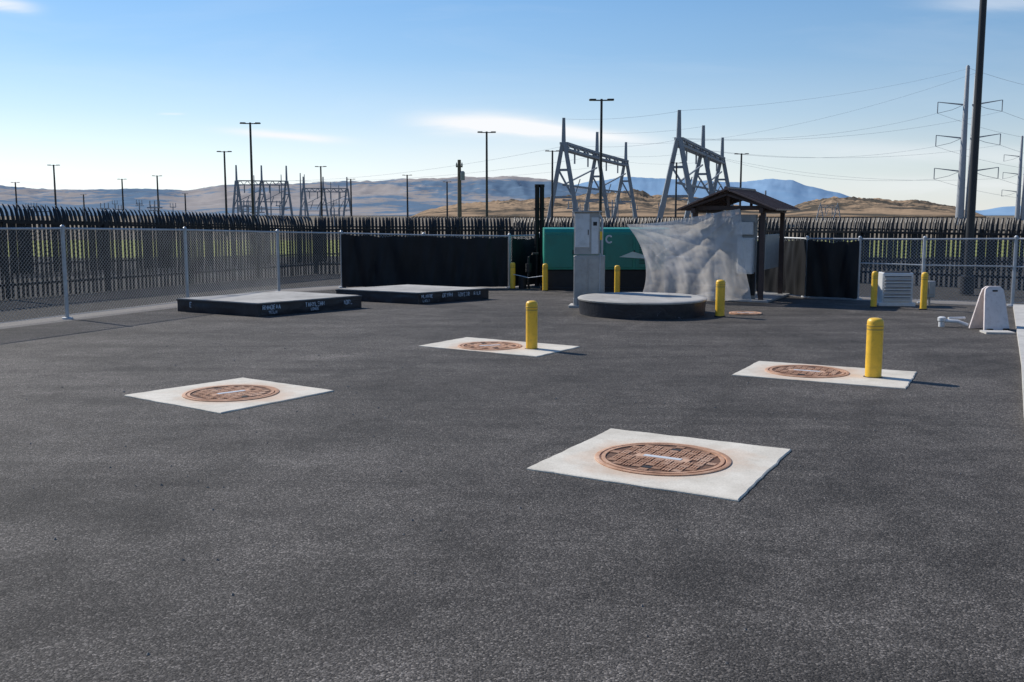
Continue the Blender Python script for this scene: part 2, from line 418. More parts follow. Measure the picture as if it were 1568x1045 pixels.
hill('rolling_hills', 4200, [(-1000, 20), (-800, 30), (-576, 27), (-510, 29), (-471, 26), (-426, 25.5), (-361, 27), (-322, 25), (-289, 30), (-224, 31), (-146, 34), (-107, 36), (-55, 36.5), (-3, 38), (36, 35), (62, 30), (102, 22), (141, 13), (193, 3), (219, -3)], m_h2, 7.7, .3, 44)
hill('dry_bluffs', 1500, [(-107, -2), (-81, 7), (-55, 12.5), (-29, 14.5), (10, 16), (56, 18.5), (95, 22.5), (121, 25), (141, 20), (180, 18.5), (193, 16), (238, 9), (271, 7), (297, 15), (320, 18), (355, 17), (388, 14), (401, 16), (434, 11), (453, 6), (480, -2)], m_h3, 1.3, .34, 44, 110, .12)

# ------------------------------------------------------------------ chain-link fence
def clip_wires(mb, A, B, z0, zA, zB, s, r):
    A = Vector((*A, 0)); B = Vector((*B, 0)); L = (B - A).length; d = (B - A) / L
    nrm = Vector((-d.y, d.x, 0))
    def top(t): return zA + (zB - zA) * t / L
    hm = max(zA, zB)
    for sg in (1, -1):
        k = -hm if sg == 1 else 0
        while k < (L if sg == 1 else L + hm):
            lo, hi = z0, hm
            if sg == 1: lo = max(lo, -k); hi = min(hi, L - k)
            else: lo = max(lo, k - L); hi = min(hi, k)
            tm = min(max(k + sg * hi, 0), L)
            hi = min(hi, top(tm))
            if hi - lo > .03:
                p = A + d * (k + sg * lo) + Vector((0, 0, lo)); q = A + d * (k + sg * hi) + Vector((0, 0, hi))
                off = nrm * r * .8 * sg
                mb.tube([p + off, q + off], r, 3)
            k += s
chain = empty('chain_link_fence')
FP = [(-16.5, 4.5, 2.05), (-14.1, 10.5, 2.0), (-11.7, 16.2, 1.97), (-9.56, 21.3, 1.92), (-8.1, 24.8, 1.84), (-6.75, 28.8, 1.72), (-5.22, 30.6, 1.66), (-2.7, 30.6, 1.6), (-.08, 30.6, 1.57),
      (.9, 32.2, 1.57), (3.7, 31.9, 1.57), (6.5, 31.5, 1.57), (8.0, 27.1, 1.57), (9.15, 26.3, 1.58), (10.4, 25.2, 1.6), (12.35, 24.5, 1.63), (14.3, 22.3, 1.65)]
wm = MB(); pm = MB()
for (x0, y0, z0), (x1, y1, z1) in zip(FP[:-1], FP[1:]):
    clip_wires(wm, (x0, y0), (x1, y1), .06, z0 - .02, z1 - .02, .085, .0043)
    pm.tube([(x0, y0, z0), (x1, y1, z1)], .024, 8)
    pm.tube([(x0, y0, .07), (x1, y1, .07)], .006, 5)
    if x0 > 8: pm.tube([(x0, y0, .95), (x1, y1, .95)], .018, 6)
for x, y, z in FP:
    pm.lathe((x, y, 0), [(.042, -.05), (.042, z + .02), (.048, z + .025), (.048, z + .05), (.02, z + .08)], 10)
    pm.lathe((x, y, 0), [(.12, -.02), (.11, .02), (.04, .03)], 10)
wm.obj('woven_wire', m_wire, chain); pm.obj('posts_and_rails', m_galv, chain, True)

def cloth(mb, pts, sag=.04, seed=0., fold=.035):
    for k, ((x0, y0, a0, b0), (x1, y1, a1, b1)) in enumerate(zip(pts[:-1], pts[1:])):
        L = math.hypot(x1 - x0, y1 - y0); nx, ny = (y1 - y0) / L, -(x1 - x0) / L
        def fn(u, v):
            zt = a0 + (a1 - a0) * u - sag * math.sin(math.pi * u) * (1 - .5 * math.cos(6 * math.pi * u)) ; zb = b0 + (b1 - b0) * u
            z = zb + (zt - zb) * v
            s = u * L
            f = fold * (noise.noise((s * 2.6 + seed + v * .6, v * .5, k * 3.)) * 1.6 + .6 * noise.noise((s * 6 - v * 1.2 + seed, v * .9, 4.)))
            f += .06
            edge = min(1, 8 * u, 8 * (1 - u)) ; f = .06 + (f - .06) * edge
            return (x0 + (x1 - x0) * u + nx * f, y0 + (y1 - y0) * u + ny * f, z)
        mb.grid(fn, max(8, int(L * 16)), 22)
mb = MB()
cloth(mb, [(-5.2, 30.5, 1.63, .02), (-2.7, 30.5, 1.58, .02), (-.12, 30.5, 1.54, .03)], .05, 0, .10)
cloth(mb, [(-.05, 30.7, 1.5, .02), (.95, 32.1, 1.5, .02), (3.7, 31.8, 1.5, .02), (6.5, 31.4, 1.5, .02)], .04, 5)
cloth(mb, [(6.5, 31.4, 1.5, .02), (8.0, 27.0, 1.54, .02), (9.12, 26.2, 1.54, .02)], .05, 9, .10)
mb.obj('shade_cloth_screen', m_cloth, smooth=True)

# ------------------------------------------------------------------ palisade fences
def palisade(name, path, space, width, hi_rails=1):
    par = empty(name); mb = MB(); rl = MB()
    for (x0, y0, t0), (x1, y1, t1) in zip(path[:-1], path[1:]):
        L = math.hypot(x1 - x0, y1 - y0); dx, dy = (x1 - x0) / L, (y1 - y0) / L
        nx, ny = -dy, dx      # outward
        n = int(L / space)
        for i in range(n):
            s = (i + .5) * L / n; top = t0 + (t1 - t0) * s / L
            j = random.uniform(-.012, .012)
            bx, by = x0 + dx * s, y0 + dy * s
            prof = [(0, -.03), (0, top - .60), (.02, top - .38), (.09, top - .18), (.19, top - .04), (.25, top)]
            w_ = [width, width, width, width * .92, width * .6, width * .12]
            vs = []; fs = []
            for (o, z), ww in zip(prof, w_):
                o += j * 2
                for a, c_ in ((-ww / 2, 0), (0, -.018), (ww / 2, 0)):
                    vs.append((bx + nx * (o + c_) + dx * a, by + ny * (o + c_) + dy * a, z + j))
            for k in range(len(prof) - 1):
                for c_ in range(2): fs.append((k * 3 + c_, k * 3 + c_ + 1, (k + 1) * 3 + c_ + 1, (k + 1) * 3 + c_))
            mb.add(vs, fs)
        for q in (.35, 'a'):
            za = t0 - .50 if q == 'a' else q; zb = t1 - .50 if q == 'a' else q
            rl.beam((x0 - nx * .05, y0 - ny * .05, za), (x1 - nx * .05, y1 - ny * .05, zb), .07)
        m = max(1, int(L / 2.75))
        for i in range(m + 1):
            s = L * i / m; top = t0 + (t1 - t0) * s / L
            rl.box((x0 + dx * s - nx * .1, y0 + dy * s - ny * .1, (top - .5) / 2), (.1, .07, top - .5), math.atan2(dy, dx))
    mb.obj('pales', m_black, par); rl.obj('rails_and_posts', m_black, par)
palisade('steel_palisade_fence', [(-21, 11, 2.75), (-13.5, 26.5, 2.52), (-7.5, 38, 2.16), (0, 40, 2.1), (8, 36.5, 2.12), (11.5, 33, 2.15), (19, 26.5, 2.1)], .15, .088)
palisade('steel_palisade_fence', [(-32, 22, 2.7), (-19, 38, 2.5), (-9.5, 48, 2.15), (0, 50, 2.12), (12, 45, 2.12), (26, 36, 2.1)], .16, .088)

# ------------------------------------------------------------------ manholes
def manhole(corners, c, r, rot):
    par = empty('manhole', (c[0], c[1], 0))
    if corners:
        P = [Vector((p[0] - c[0], p[1] - c[1])) for p in corners]
        ctr = sum(P, Vector((0, 0))) / 4
        mb = MB()
        ring = []
        for i in range(4):
            a, b_ = P[i], P[(i + 1) % 4]
            for k in range(22):
                p = a.lerp(b_, k / 22); jit = noise.noise((p.x * 5 + c[0], p.y * 5, 1.)) * .016 + noise.noise((p.x * 19 + c[0], p.y * 19, 1.)) * .006
                ring.append(p + (p - ctr).normalized() * jit)
        N_ = len(ring)
        vs = [(p.x, p.y, -.02) for p in ring] + [(p.x, p.y, .010) for p in ring] + [(p.x - (p - ctr).normalized().x * .012, p.y - (p - ctr).normalized().y * .012, .017) for p in ring]
        fs = [(i, (i + 1) % N_, N_ + (i + 1) % N_, N_ + i) for i in range(N_)] + [(N_ + i, N_ + (i + 1) % N_, 2 * N_ + (i + 1) % N_, 2 * N_ + i) for i in range(N_)] + [tuple(range(2 * N_, 3 * N_))]
        mb.add(vs, fs); mb.obj('concrete_pad', m_pad, par)
    fr = MB(); fr.lathe((0, 0, 0), [(r, .0), (r, .026), (r - .006, .029), (r - .040, .029), (r - .045, .02), (r - .058, .019)], 72, False)
    fr.obj('iron_frame', m_iron, par, True)
    ld = MB(); R = r - .06
    ld.mi = 1; ld.lathe((0, 0, 0), [(r - .02, .0195), (0.001, .0195)], 72, False)
    ld.mi = 0; ld.lathe((0, 0, 0), [(R, .0196), (R, .030), (R - .034, .030), (R - .036, .0196)], 72, False)
    st = .092; k = int(R / st) + 2
    ca, sa = math.cos(rot), math.sin(rot)
    for i in range(-k, k + 1):
        for j in range(-k, k + 1):
            x, y = i * st, j * st
            if math.hypot(x, y) > R - .085: continue
            if abs(x) < .28 and abs(y) < .08: continue
            if abs(x) < .06 and abs(abs(y) - R * .66) < .06: continue
            a = rot + (0 if (i + j) % 2 else math.pi / 2)
            for off in (-.026, .0, .026):
                ox, oy = -math.sin(a) * off, math.cos(a) * off
                ld.box((x * ca - y * sa + ox, x * sa + y * ca + oy, .0245), (.084, .0165, .010), a, .002)
    ld.box((0, 0, .0245), (.52, .11, .0105), rot, .004)
    ld.mi = 2; ld.box((0, 0, .0315), (.36, .065, .004), rot, .0012)
    ld.mi = 3  # dark blocks stand in for the shade inside the pick holes
    for sg in (1, -1):
        ld.box((-sa * R * .66 * sg, ca * R * .66 * sg, .0225), (.085, .06, .006), rot, .002)
    ld.obj('iron_cover', [m_iron, m_iron2, m_white, m_dark], par)
manhole([(1.02, 10.09), (2.63, 9.17), (1.75, 7.49), (.125, 8.47)][::-1], (1.36, 8.79), .61, math.radians(-30))
manhole([(-4.76, 12.02), (-3.65, 13.34), (-2.23, 12.34), (-3.25, 10.92)][::-1], (-3.47, 12.13), .58, math.radians(42))
manhole([(-1.57, 16.67), (-.82, 17.86), (1.14, 16.58), (.39, 15.39)][::-1], (-.37, 16.6), .54, math.radians(20))
manhole([(3.04, 13.6), (3.73, 14.9), (5.70, 13.85), (5.02, 12.5)][::-1], (4.15, 13.85), .57, math.radians(-28))
manhole(None, (5.25, 22.3), .36, 0)

def bollard(x, y, h, r):
    par = empty('yellow_bollard', (x, y, 0))
    mb = MB(); mb.lathe((0, 0, 0), [(r, -.02), (r, h * .85), (r * 1.03, h * .852), (r * 1.03, h * .885), (r, h * .887), (r, h * .93), (r * .93, h * .965), (r * .72, h * .988), (r * .4, h * .997), (.002, h)], 32, False)
    mb.obj('sleeve', m_yellow, par, True)
    mb = MB(); mb.lathe((0, 0, 0), [(r * 1.012, h * .80), (r * 1.012, h * .825)], 32, False); mb.lathe((0, 0, 0), [(r * 1.036, h * .86), (r * 1.036, h * .878)], 32, False)
    mb.obj('band', m_band, par, True)
    mb = MB(); mb.lathe((0, 0, 0), [(r * 1.25, -.01), (r * 1.2, .018), (r * 1.01, .024)], 28, False); mb.obj('footing', m_dark, par, True)
for a in [(.325, 16.3, .81, .096), (4.92, 13.4, .825, .108), (4.54, 21.65, .81, .1), (.02, 29.9, .80, .078), (.97, 29.1, .8, .08), (2.97, 28.1, .8, .08), (8.71, 23.9, .87, .072), (9.66, 23.3, .88, .075)]:
    bollard(*a)

# ------------------------------------------------------------------ wrapped pads
GL = {0: [(0, 0, 0, 6), (0, 6, 3, 6), (3, 6, 3, 3), (0, 3, 3, 3), (1.5, 3, 3, 0)], 1: [(0, 0, 0, 6), (3, 0, 3, 6), (0, 3, 3, 3)], 2: [(0, 0, 0, 6), (0, 6, 3, 6), (0, 3, 2.5, 3), (0, 0, 3, 0)],
      3: [(1.5, 0, 1.5, 6), (0, 6, 3, 6)], 4: [(0, 0, 1.5, 6), (1.5, 6, 3, 0), (.8, 2, 2.2, 2)], 5: [(0, 0, 0, 6), (3, 0, 3, 6), (0, 0, 3, 0), (0, 6, 3, 6)], 6: [(0, 6, 1.5, 3), (3, 6, 1.5, 3), (1.5, 3, 1.5, 0)], 7: [(0, 0, 0, 6), (0, 0, 3, 0)]}
def stencil(mb, a, b_, u0, z, hgt, n, seed):
    """worn painted lettering on the side a->b_"""
    rd_ = random.Random(seed); d = (b_ - a).normalized(); nn = Vector((d.y, -d.x)); k = hgt / 6
    cur = a + d * u0
    for g in range(n):
        for (x0, y0, x1, y1) in GL[rd_.randrange(8)]:
            p0 = Vector((x0, y0)) * k; p1 = Vector((x1, y1)) * k
            t = (p1 - p0).normalized(); m_ = Vector((-t.y, t.x)) * k * .6
            q = [p0 + m_, p1 + m_, p1 - m_, p0 - m_]
            vs = [(cur.x + d.x * v.x + nn.x * .034, cur.y + d.y * v.x + nn.y * .034, z + v.y) for v in q]
            mb.add(vs, [(0, 1, 2, 3)])
        cur = cur + d * k * 4.6
def wpad(name, P, h, labels):
    par = empty(name)
    P = [Vector(p) for p in P]; c = sum(P, Vector((0, 0))) / 4
    mb = MB(); top = MB(); lb = MB()
    for i in range(4):
        a, b_ = P[i], P[(i + 1) % 4]; n = Vector(((b_ - a).y, -(b_ - a).x)).normalized()
        def fn(u, v):
            p = a.lerp(b_, u); e = min(1, 10 * u, 10 * (1 - u))
            o = (noise.noise((p.x * 3, p.y * 3, v * 2)) * .02 + .01 * math.sin(v * 3)) * e
            return (p.x + n.x * o, p.y + n.y * o, -.01 + v * (h - .03 + .012 * noise.noise((p.x * 2, p.y * 2, 3))))
        mb.grid(fn, 40, 6)
    for (i, u0, z, hg, n_, sd_) in labels: stencil(lb, P[i], P[(i + 1) % 4], u0, z, hg, n_, sd_)
    Q = [c + (p - c) * .985 for p in P]
    top.prism(Q, .02, h)
    e = [c + (p - c) * 1.004 for p in P]
    for i in range(4):
        a, b_ = e[i], e[(i + 1) % 4]
        mb.beam((a.x, a.y, h - .035), (b_.x, b_.y, h - .035), .035)
    mb.obj('black_wrap', m_wrap, par, True); top.obj('concrete_slab', m_slabtop, par); lb.obj('stencil_lettering', m_stencil, par)
wpad('wrapped_concrete_pad', [(-7.72, 22.9), (-5.53, 21.6), (-3.61, 23.8), (-5.85, 25.2)], .30,
     [(0, .45, .12, .11, 1, 1), (1, .10, .15, .09, 7, 2), (1, .25, .05, .06, 5, 3), (1, 1.25, .14, .09, 8, 4), (1, 1.4, .05, .06, 5, 9), (1, 2.35, .12, .09, 4, 5)])
wpad('wrapped_concrete_pad', [(-4.6, 26.0), (-2.33, 24.7), (-.62, 26.3), (-2.9, 27.7)], .29,
     [(1, .08, .15, .08, 6, 6), (1, .12, .05, .06, 5, 12), (1, .75, .14, .09, 5, 7), (1, 1.25, .13, .09, 6, 8), (1, 1.8, .14, .08, 4, 10)])
par = empty('round_concrete_vault', (2.93, 22.4, 0))
mb = MB(); R = 1.43; h = .37
def fn(u, v):
    a = 2 * math.pi * u; o = R + .012 * noise.noise((math.cos(a) * 4, math.sin(a) * 4, v)) - .03 * (1 - v)
    return (math.cos(a) * o, math.sin(a) * o, -.01 + v * (h - .02))
mb.grid(fn, 96, 6); mb.obj('black_wrap', m_wrap, par, True)
mb = MB(); mb.lathe((0, 0, 0), [(R + .012, h - .05), (R + .02, h - .02), (R - .01, h + .002), (R - .1, h + .006), (.01, h + .008)], 64, False); mb.obj('concrete_top', m_slabtop, par, True)

# ------------------------------------------------------------------ cabinet
par = empty('electrical_cabinet', (1.86, 23.95, 0), math.radians(-9))
mb = MB()
mb.box((0, .0, .62), (.72, .42, 1.24), 0, .012)
mb.mi = 1
mb.box((-.19, -.215, .62), (.30, .016, 1.1), 0, .005); mb.box((.17, -.215, .62), (.33, .016, 1.1), 0, .005)
for i in range(9): mb.box((.17, -.226, .35 + i * .06), (.24, .006, .018))
mb.mi = 0
mb.obj('lower_housing', [m_cab2, m_cab2], par)
mb = MB(); mb.box((-.06, 0, 1.77), (.60, .34, 1.0), 0, .012); mb.box((-.06, -.02, 2.285), (.66, .42, .03), 0, .006)
mb.mi = 1; mb.box((-.16, -.178, 1.84), (.34, .018, .80), 0, .006); mb.box((.14, -.178, 1.72), (.17, .018, .86), 0, .006)
mb.mi = 2; mb.box((-.02, -.192, 1.8), (.02, .014, .12)); mb.box((.14, -.19, 2.0), (.09, .006, .09))
mb.obj('upper_enclosure', [m_cab2, m_cab, m_dark], par)
mb = MB(); mb.box((-.31, .0, .1), (.10, .5, .26), 0, .01); mb.box((.0, 0, .03), (.95, .6, .06), 0, .01); mb.obj('plinth', m_kerb, par)
mb = MB(); mb.tube([(.30, -.1, 1.24), (.30, -.1, 2.1), (.24, -.1, 2.2)], .03, 8); mb.tube([(.27, -.24, .4), (.27, -.24, 1.3)], .012, 6); mb.obj('conduit', m_galv, par, True)
mb = MB(); mb.box((.285, -.19, 1.72), (.06, .02, .2), 0, .004); mb.obj('label', m_yellow, par)

# ------------------------------------------------------------------ generator
par = empty('diesel_generator', (2.8, 30.25, 0))
mb = MB()
prof = [(-.8, .61), (-.8, 1.70), (-.72, 1.80), (-.5, 1.83), (.5, 1.83), (.72, 1.80), (.8, 1.70), (.8, .61)]
vs = [(-1.85, y, z) for y, z in prof] + [(1.85, y, z) for y, z in prof]; n = len(prof)
mb.add(vs, [tuple(range(n)), tuple(range(2 * n - 1, n - 1, -1))] + [(i, n + i, n + (i + 1) % n, (i + 1) % n) for i in range(n)])
mb.mi = 1
for x in (-1.42, -.55, .35, 1.25): mb.box((x, -.812, 1.15), (.82, .03, .98), 0, .01)
mb.mi = 2
for x in (-1.0, -.12, .8): mb.box((x, -.835, 1.12), (.03, .02, .12))
for i in range(10): mb.box((1.25, -.832, .8 + i * .065), (.6, .012, .02))
mb.obj('enclosure', [m_teal, m_teal2, m_dark], par)
mb = MB(); mb.box((0, 0, .3), (3.5, 1.5, .58), 0, .02); mb.box((0, 0, .04), (3.9, 1.8, .08), 0, .01); mb.obj('base_tank', m_dark, par)
mb = MB()
for i in range(13):   # round letter-shaped badge
    a = math.radians(55 + i * 21); mb.box((.06 + .09 * math.cos(a), -.838, 1.50 + .10 * math.sin(a)), (.045, .01, .045))
mb.obj('badge', m_sign, par)
mb = MB(); mb.add([(.35, -.87, .98), (.75, -.885, 1.14), (1.15, -.87, 1.02), (1.15, -.87, .93)], [(0, 3, 2, 1)]); mb.obj('flap', m_flap, par)
par = empty('exhaust_stack')
mb = MB()
for x in (.78, .93):
    mb.lathe((x, 31.2, 0), [(.07, 0), (.07, 3.05), (.08, 3.07), (.08, 3.15), (.05, 3.15)], 14)
mb.box((.86, 31.2, 2.4), (.34, .04, .05)); mb.box((.86, 31.2, 1.2), (.34, .04, .05)); mb.obj('pipes', m_black, par, True)
mb = MB(); mb.tube([(.02, 29.85, .45), (.5, 29.5, .36), (.97, 29.05, .45)], .012, 6)
mb.obj('safety_chain', m_galv, smooth=True)
mb = MB(); mb.tube([(.5, 30.1, 0), (.5, 30.1, .95), (.62, 30.1, 1.05), (.8, 30.1, 1.05)], .04, 8); mb.lathe((.5, 30.1, 0), [(.09, .5), (.09, .75)], 10); mb.lathe((.32, 30.0, 0), [(.12, 0), (.12, .35), (.06, .4)], 12)
mb.obj('fuel_pipe', m_dark, smooth=True)

# ------------------------------------------------------------------ shelter
ang = math.radians(-27)
par = empty('equipment_shelter', (4.95, 26.0, 0), ang)
W, Dp, EH, PK = 1.75, 2.3, 2.34, 2.84
mb = MB()
for x in (.0, W):
    for y in (0, Dp):
        mb.box((x - .2, y, EH / 2), (.11, .11, EH))
mb.box((W / 2 - .2, 0, EH + .05), (W + .3, .09, .10)); mb.box((W / 2 - .2, Dp, EH + .05), (W + .3, .09, .10))
for x in (0, W): mb.box((x - .2, Dp / 2, EH - .02), (.10, Dp + .5, .12))
for y in (-.05, Dp + .05):
    for s in (-1, 1):
        mb.beam((W / 2 - .2 + s * (W / 2 + .25), y, EH + .02), (W / 2 - .2, y, PK - .08), .08)
    mb.beam((W / 2 - .2, y, EH + .1), (W / 2 - .2, y, PK - .1), .07)
for i in range(6):
    y = -.25 + i * (Dp + .5) / 5
    for s in (-1, 1): mb.beam((W / 2 - .2 + s * (W / 2 + .3), y, EH - .0), (W / 2 - .2, y, PK - .12), .05)
mb.obj('timber_frame', m_brown, par)
mb = MB(); hw = W / 2 + .4; cx_ = W / 2 - .2
for s in (-1, 1):
    y0, y1 = -.35, Dp + .35
    e = (cx_ + s * hw, EH - .02); p = (cx_, PK)
    nseg = 14
    vs = [(e[0], y0, e[1]), (e[0], y1, e[1]), (p[0], y1, p[1]), (p[0], y0, p[1])]
    vs += [(x, y, z + .035) for x, y, z in vs]
    mb.add(vs, [(0, 1, 2, 3), (7, 6, 5, 4), (0, 4, 5, 1), (1, 5, 6, 2), (3, 2, 6, 7), (0, 3, 7, 4)])
    for i in range(nseg):
        y = y0 + (i + .5) * (y1 - y0) / nseg
        mb.beam((e[0], y, e[1] + .045), (p[0], y, p[1] + .045), .022)
mb.tube([(cx_, -.36, PK + .04), (cx_, Dp + .36, PK + .04)], .05, 8)
mb.obj('metal_roof', m_roof, par)
mb = MB(); mb.box((1.05, .25, 1.12), (.60, .10, 2.2), 0, .01); mb.box((.5, 1.3, .9), (.7, 1.2, 1.8), 0, .01); mb.box((W - .25, 1.3, 1.25), (.05, 1.6, .9), 0, .01); mb.box((W / 2 - .2, 1.2, .03), (2.2, 2.7, .06), 0, .01)
mb.box((-.75, .5, .55), (.7, .5, 1.1), 0, .02); mb.tube([(-.2, .1, 1.9), (-1.3, .2, 1.1), (-1.5, .2, .02)], .025, 6); mb.tube([(-1.5, .3, .0), (-1.5, .3, 1.75)], .03, 6)
mb.obj('equipment_rack', m_cab2, par)
mb = MB(); mb.box((1.12, .08, 1.17), (.40, .22, .92), 0, .015); mb.box((1.06, .14, 1.87), (.46, .12, .32), 0, .01); mb.box((1.12, -.04, 1.17), (.34, .012, .84), 0, .004)
mb.obj('control_box', m_white, par)
mb = MB()
for x in (.97, 1.1, 1.22): mb.tube([(x, .1, .72), (x, .1, .0)], .025, 8)
mb.tube([(1.42, .2, 2.2), (1.42, .2, .3), (1.5, .05, .05)], .02, 8); mb.box((1.1, .185, .45), (.5, .03, .6))
mb.obj('conduit', m_dark, par, True)

# tarp draped over the shelter's left side: pulled from the upper-left corner, gathered at the foot
mb = MB()
TL, TR, BL, BR = Vector((2.98, 26.1, 1.97)), Vector((5.74, 25.25, 2.36)), Vector((3.40, 26.35, .03)), Vector((6.05, 25.1, .02))
def tf(u, v):
    t = TL.lerp(TR, u); t.z -= .12 * math.sin(math.pi * u) * (1 - u)
    bt = BL.lerp(BR, u); bt.z += .02 * math.sin(u * 9) + .02 * abs(noise.noise((u * 14, 0, 0)))
    p = t.lerp(bt, v)
    p.x += .30 * math.sin(math.pi * v) * (1 - u) ** 1.5 + .015 * math.sin(9 * v) - .08 * math.sin(math.pi * v) * u
    a1 = math.atan2(v + .03, u + .10); a2 = math.atan2(v + .03, 1.10 - u)
    r1 = math.hypot(u, v); r2 = math.hypot(1 - u, v)
    w1 = 2.2 * noise.noise((u * 1.8, v * 1.8, 1.)); w2 = 2.2 * noise.noise((u * 1.8, v * 1.8, 5.))
    def ridge(x): x = x % (2 * math.pi) / (2 * math.pi); return (1 - abs(2 * x - 1)) ** 2
    f1 = ridge(a1 * 21 + w1) * min(1, r1 * 2) * max(0, 1.05 - r1 * .8)
    f2 = ridge(a2 * 17 + w2) * min(1, r2 * 2) * max(0, 1.05 - r2 * .8)
    f3 = noise.noise((u * 9 + v * .8, v * 1.1, 2.)) * v
    cr = abs(noise.noise((u * 7 - v * 4, v * 6 + u * 2, 9.)))
    belly = math.sin(math.pi * min(1, v * .9)) * .12
    p.y += -belly - .055 * f1 - .065 * f2 + .09 * f3 + .035 * cr + .008 * noise.noise((u * 26 - v * 7, v * 12, 7.))
    return p
mb.grid(tf, 170, 120); mb.obj('draped_tarp', m_tarp, smooth=True)

# ------------------------------------------------------------------ condenser, box, plastic stand
par = empty('air_conditioner_unit', (9.42, 24.45, 0), math.radians(-8))
mb = MB(); mb.box((0, 0, .44), (.72, .5, .74), 0, .02); mb.box((0, 0, .04), (.85, .6, .08), 0, .01)
for z in [.18 + i * .085 for i in range(7)]:
    mb.add([(-.32, -.25, z), (.32, -.25, z), (.32, -.30, z - .045), (-.32, -.30, z - .045)], [(0, 1, 2, 3)])
    mb.box((0, -.275, z + .012), (.66, .05, .014))
mb.mi = 1; mb.box((0, -.252, .43), (.62, .01, .6)); mb.box((0, 0, .825), (.60, .4, .02))
mb.obj('louvred_case', [m_white, m_dark], par)
mb = MB(); mb.box((10.25, 24.4, .40), (.2, .22, .4), 0, .015); mb.tube([(10.25, 24.4, .2), (10.25, 24.4, 0)], .03, 8); mb.box((10.25, 24.27, .42), (.14, .02, .28), 0, .004); mb.obj('utility_box', m_cab2)

par = empty('plastic_a_frame_stand', (9.28, 19.2, 0), math.radians(8))
mb = MB()
def board(yb, yt, zt=.84):
    out_ = [(-.28, 0), (.25, 0), (.215, .68), (.20, .78), (.14, zt), (-.10, zt), (-.17, .79), (-.195, .68)]
    fr = [(x, yb + (yt - yb) * z / zt, z) for x, z in out_]; bk = [(x, y + .035, z) for x, y, z in fr]
    n = len(out_); mb.add(fr + bk, [tuple(range(n)), tuple(range(2 * n - 1, n - 1, -1))] + [(i, n + i, n + (i + 1) % n, (i + 1) % n) for i in range(n)])
board(-.24, -.03); board(.24, .03)
mb.add([(-.20, -.2, .14), (.17, -.2, .14), (.14, -.075, .62), (-.15, -.075, .62)], [(0, 1, 2, 3)])
mb.box((0, 0, .80), (.2, .06, .05), 0, .01)
mb.mi = 1; mb.box((.02, -.052, .755), (.10, .02, .03)); mb.box((-.18, -.265, .02), (.1, .05, .05)); mb.box((.16, -.265, .02), (.1, .05, .05))
mb.obj('panels', [m_beige, m_dark], par)
mb = MB(); mb.prism([(8.85, 18.45), (9.37, 18.4), (9.40, 18.75), (8.89, 18.8)], .0, .035); mb.obj('paving_slab', m_kerb)
mb = MB(); mb.tube([(8.55, 19.7, .12), (8.8, 19.55, .12), (8.98, 19.5, .05)], .035, 10); mb.lathe((8.55, 19.7, 0), [(.06, 0), (.06, .1), (.08, .12), (.08, .18), (.05, .2)], 12)
mb.tube([(8.7, 19.75, .16), (9.05, 19.8, .16)], .03, 8); mb.obj('water_valve', m_white, smooth=True)

# ------------------------------------------------------------------ lamps
def lamp(t, D, h=9., r=.085, arm=.5):
    x = t / 1000 * D
    par = empty('area_light_pole', (x, D, 0), random.uniform(-.15, .15))
    mb = MB(); mb.lathe((0, 0, 0), [(r * 1.9, 0), (r * 1.9, .5), (r * 1.15, .52), (r * .8, h)], 10); mb.obj('pole', m_pole, par, True)
    mb = MB(); mb.box((0, 0, h - .08), (arm * 2, .07, .07))
    for s in (-1, 1): mb.box((s * (arm + .05), 0, h - .05), (.42, .34, .10), 0, .03)
    mb.obj('luminaires', m_pole, par)
for t, D in [(-493, 209), (-454, 137), (-387, 190), (-352, 174), (-325, 316), (-284.5, 108), (-258, 75), (-189.5, 141), (-104, 171), (-64.5, 205), (-25, 83), (40, 107), (88, 60), (163, 131), (227, 112), (-426, 330), (-160, 190), (-700, 120)]:
    lamp(t, D, 9., .05 + D * .0006, .42 + D * .0009)
lamp(457.5, 28, 13, .10, .5)

par = empty('utility_pole', (-4.7, 90, 0))
mb = MB(); mb.lathe((0, 0, 0), [(.22, 0), (.15, 7.1)], 10); mb.box((0, 0, 6.5), (.6, .12, .12)); mb.obj('pole', m_wood, par, True)
mb = MB()
for x in (-.24, .24): mb.lathe((x, 0, 6.56), [(.06, 0), (.08, .1), (.05, .2), (.03, .3)], 8)
mb.lathe((.3, -.2, 5.3), [(.2, 0), (.2, .7), (.1, .8)], 10); mb.obj('insulators', m_steel, par, True)

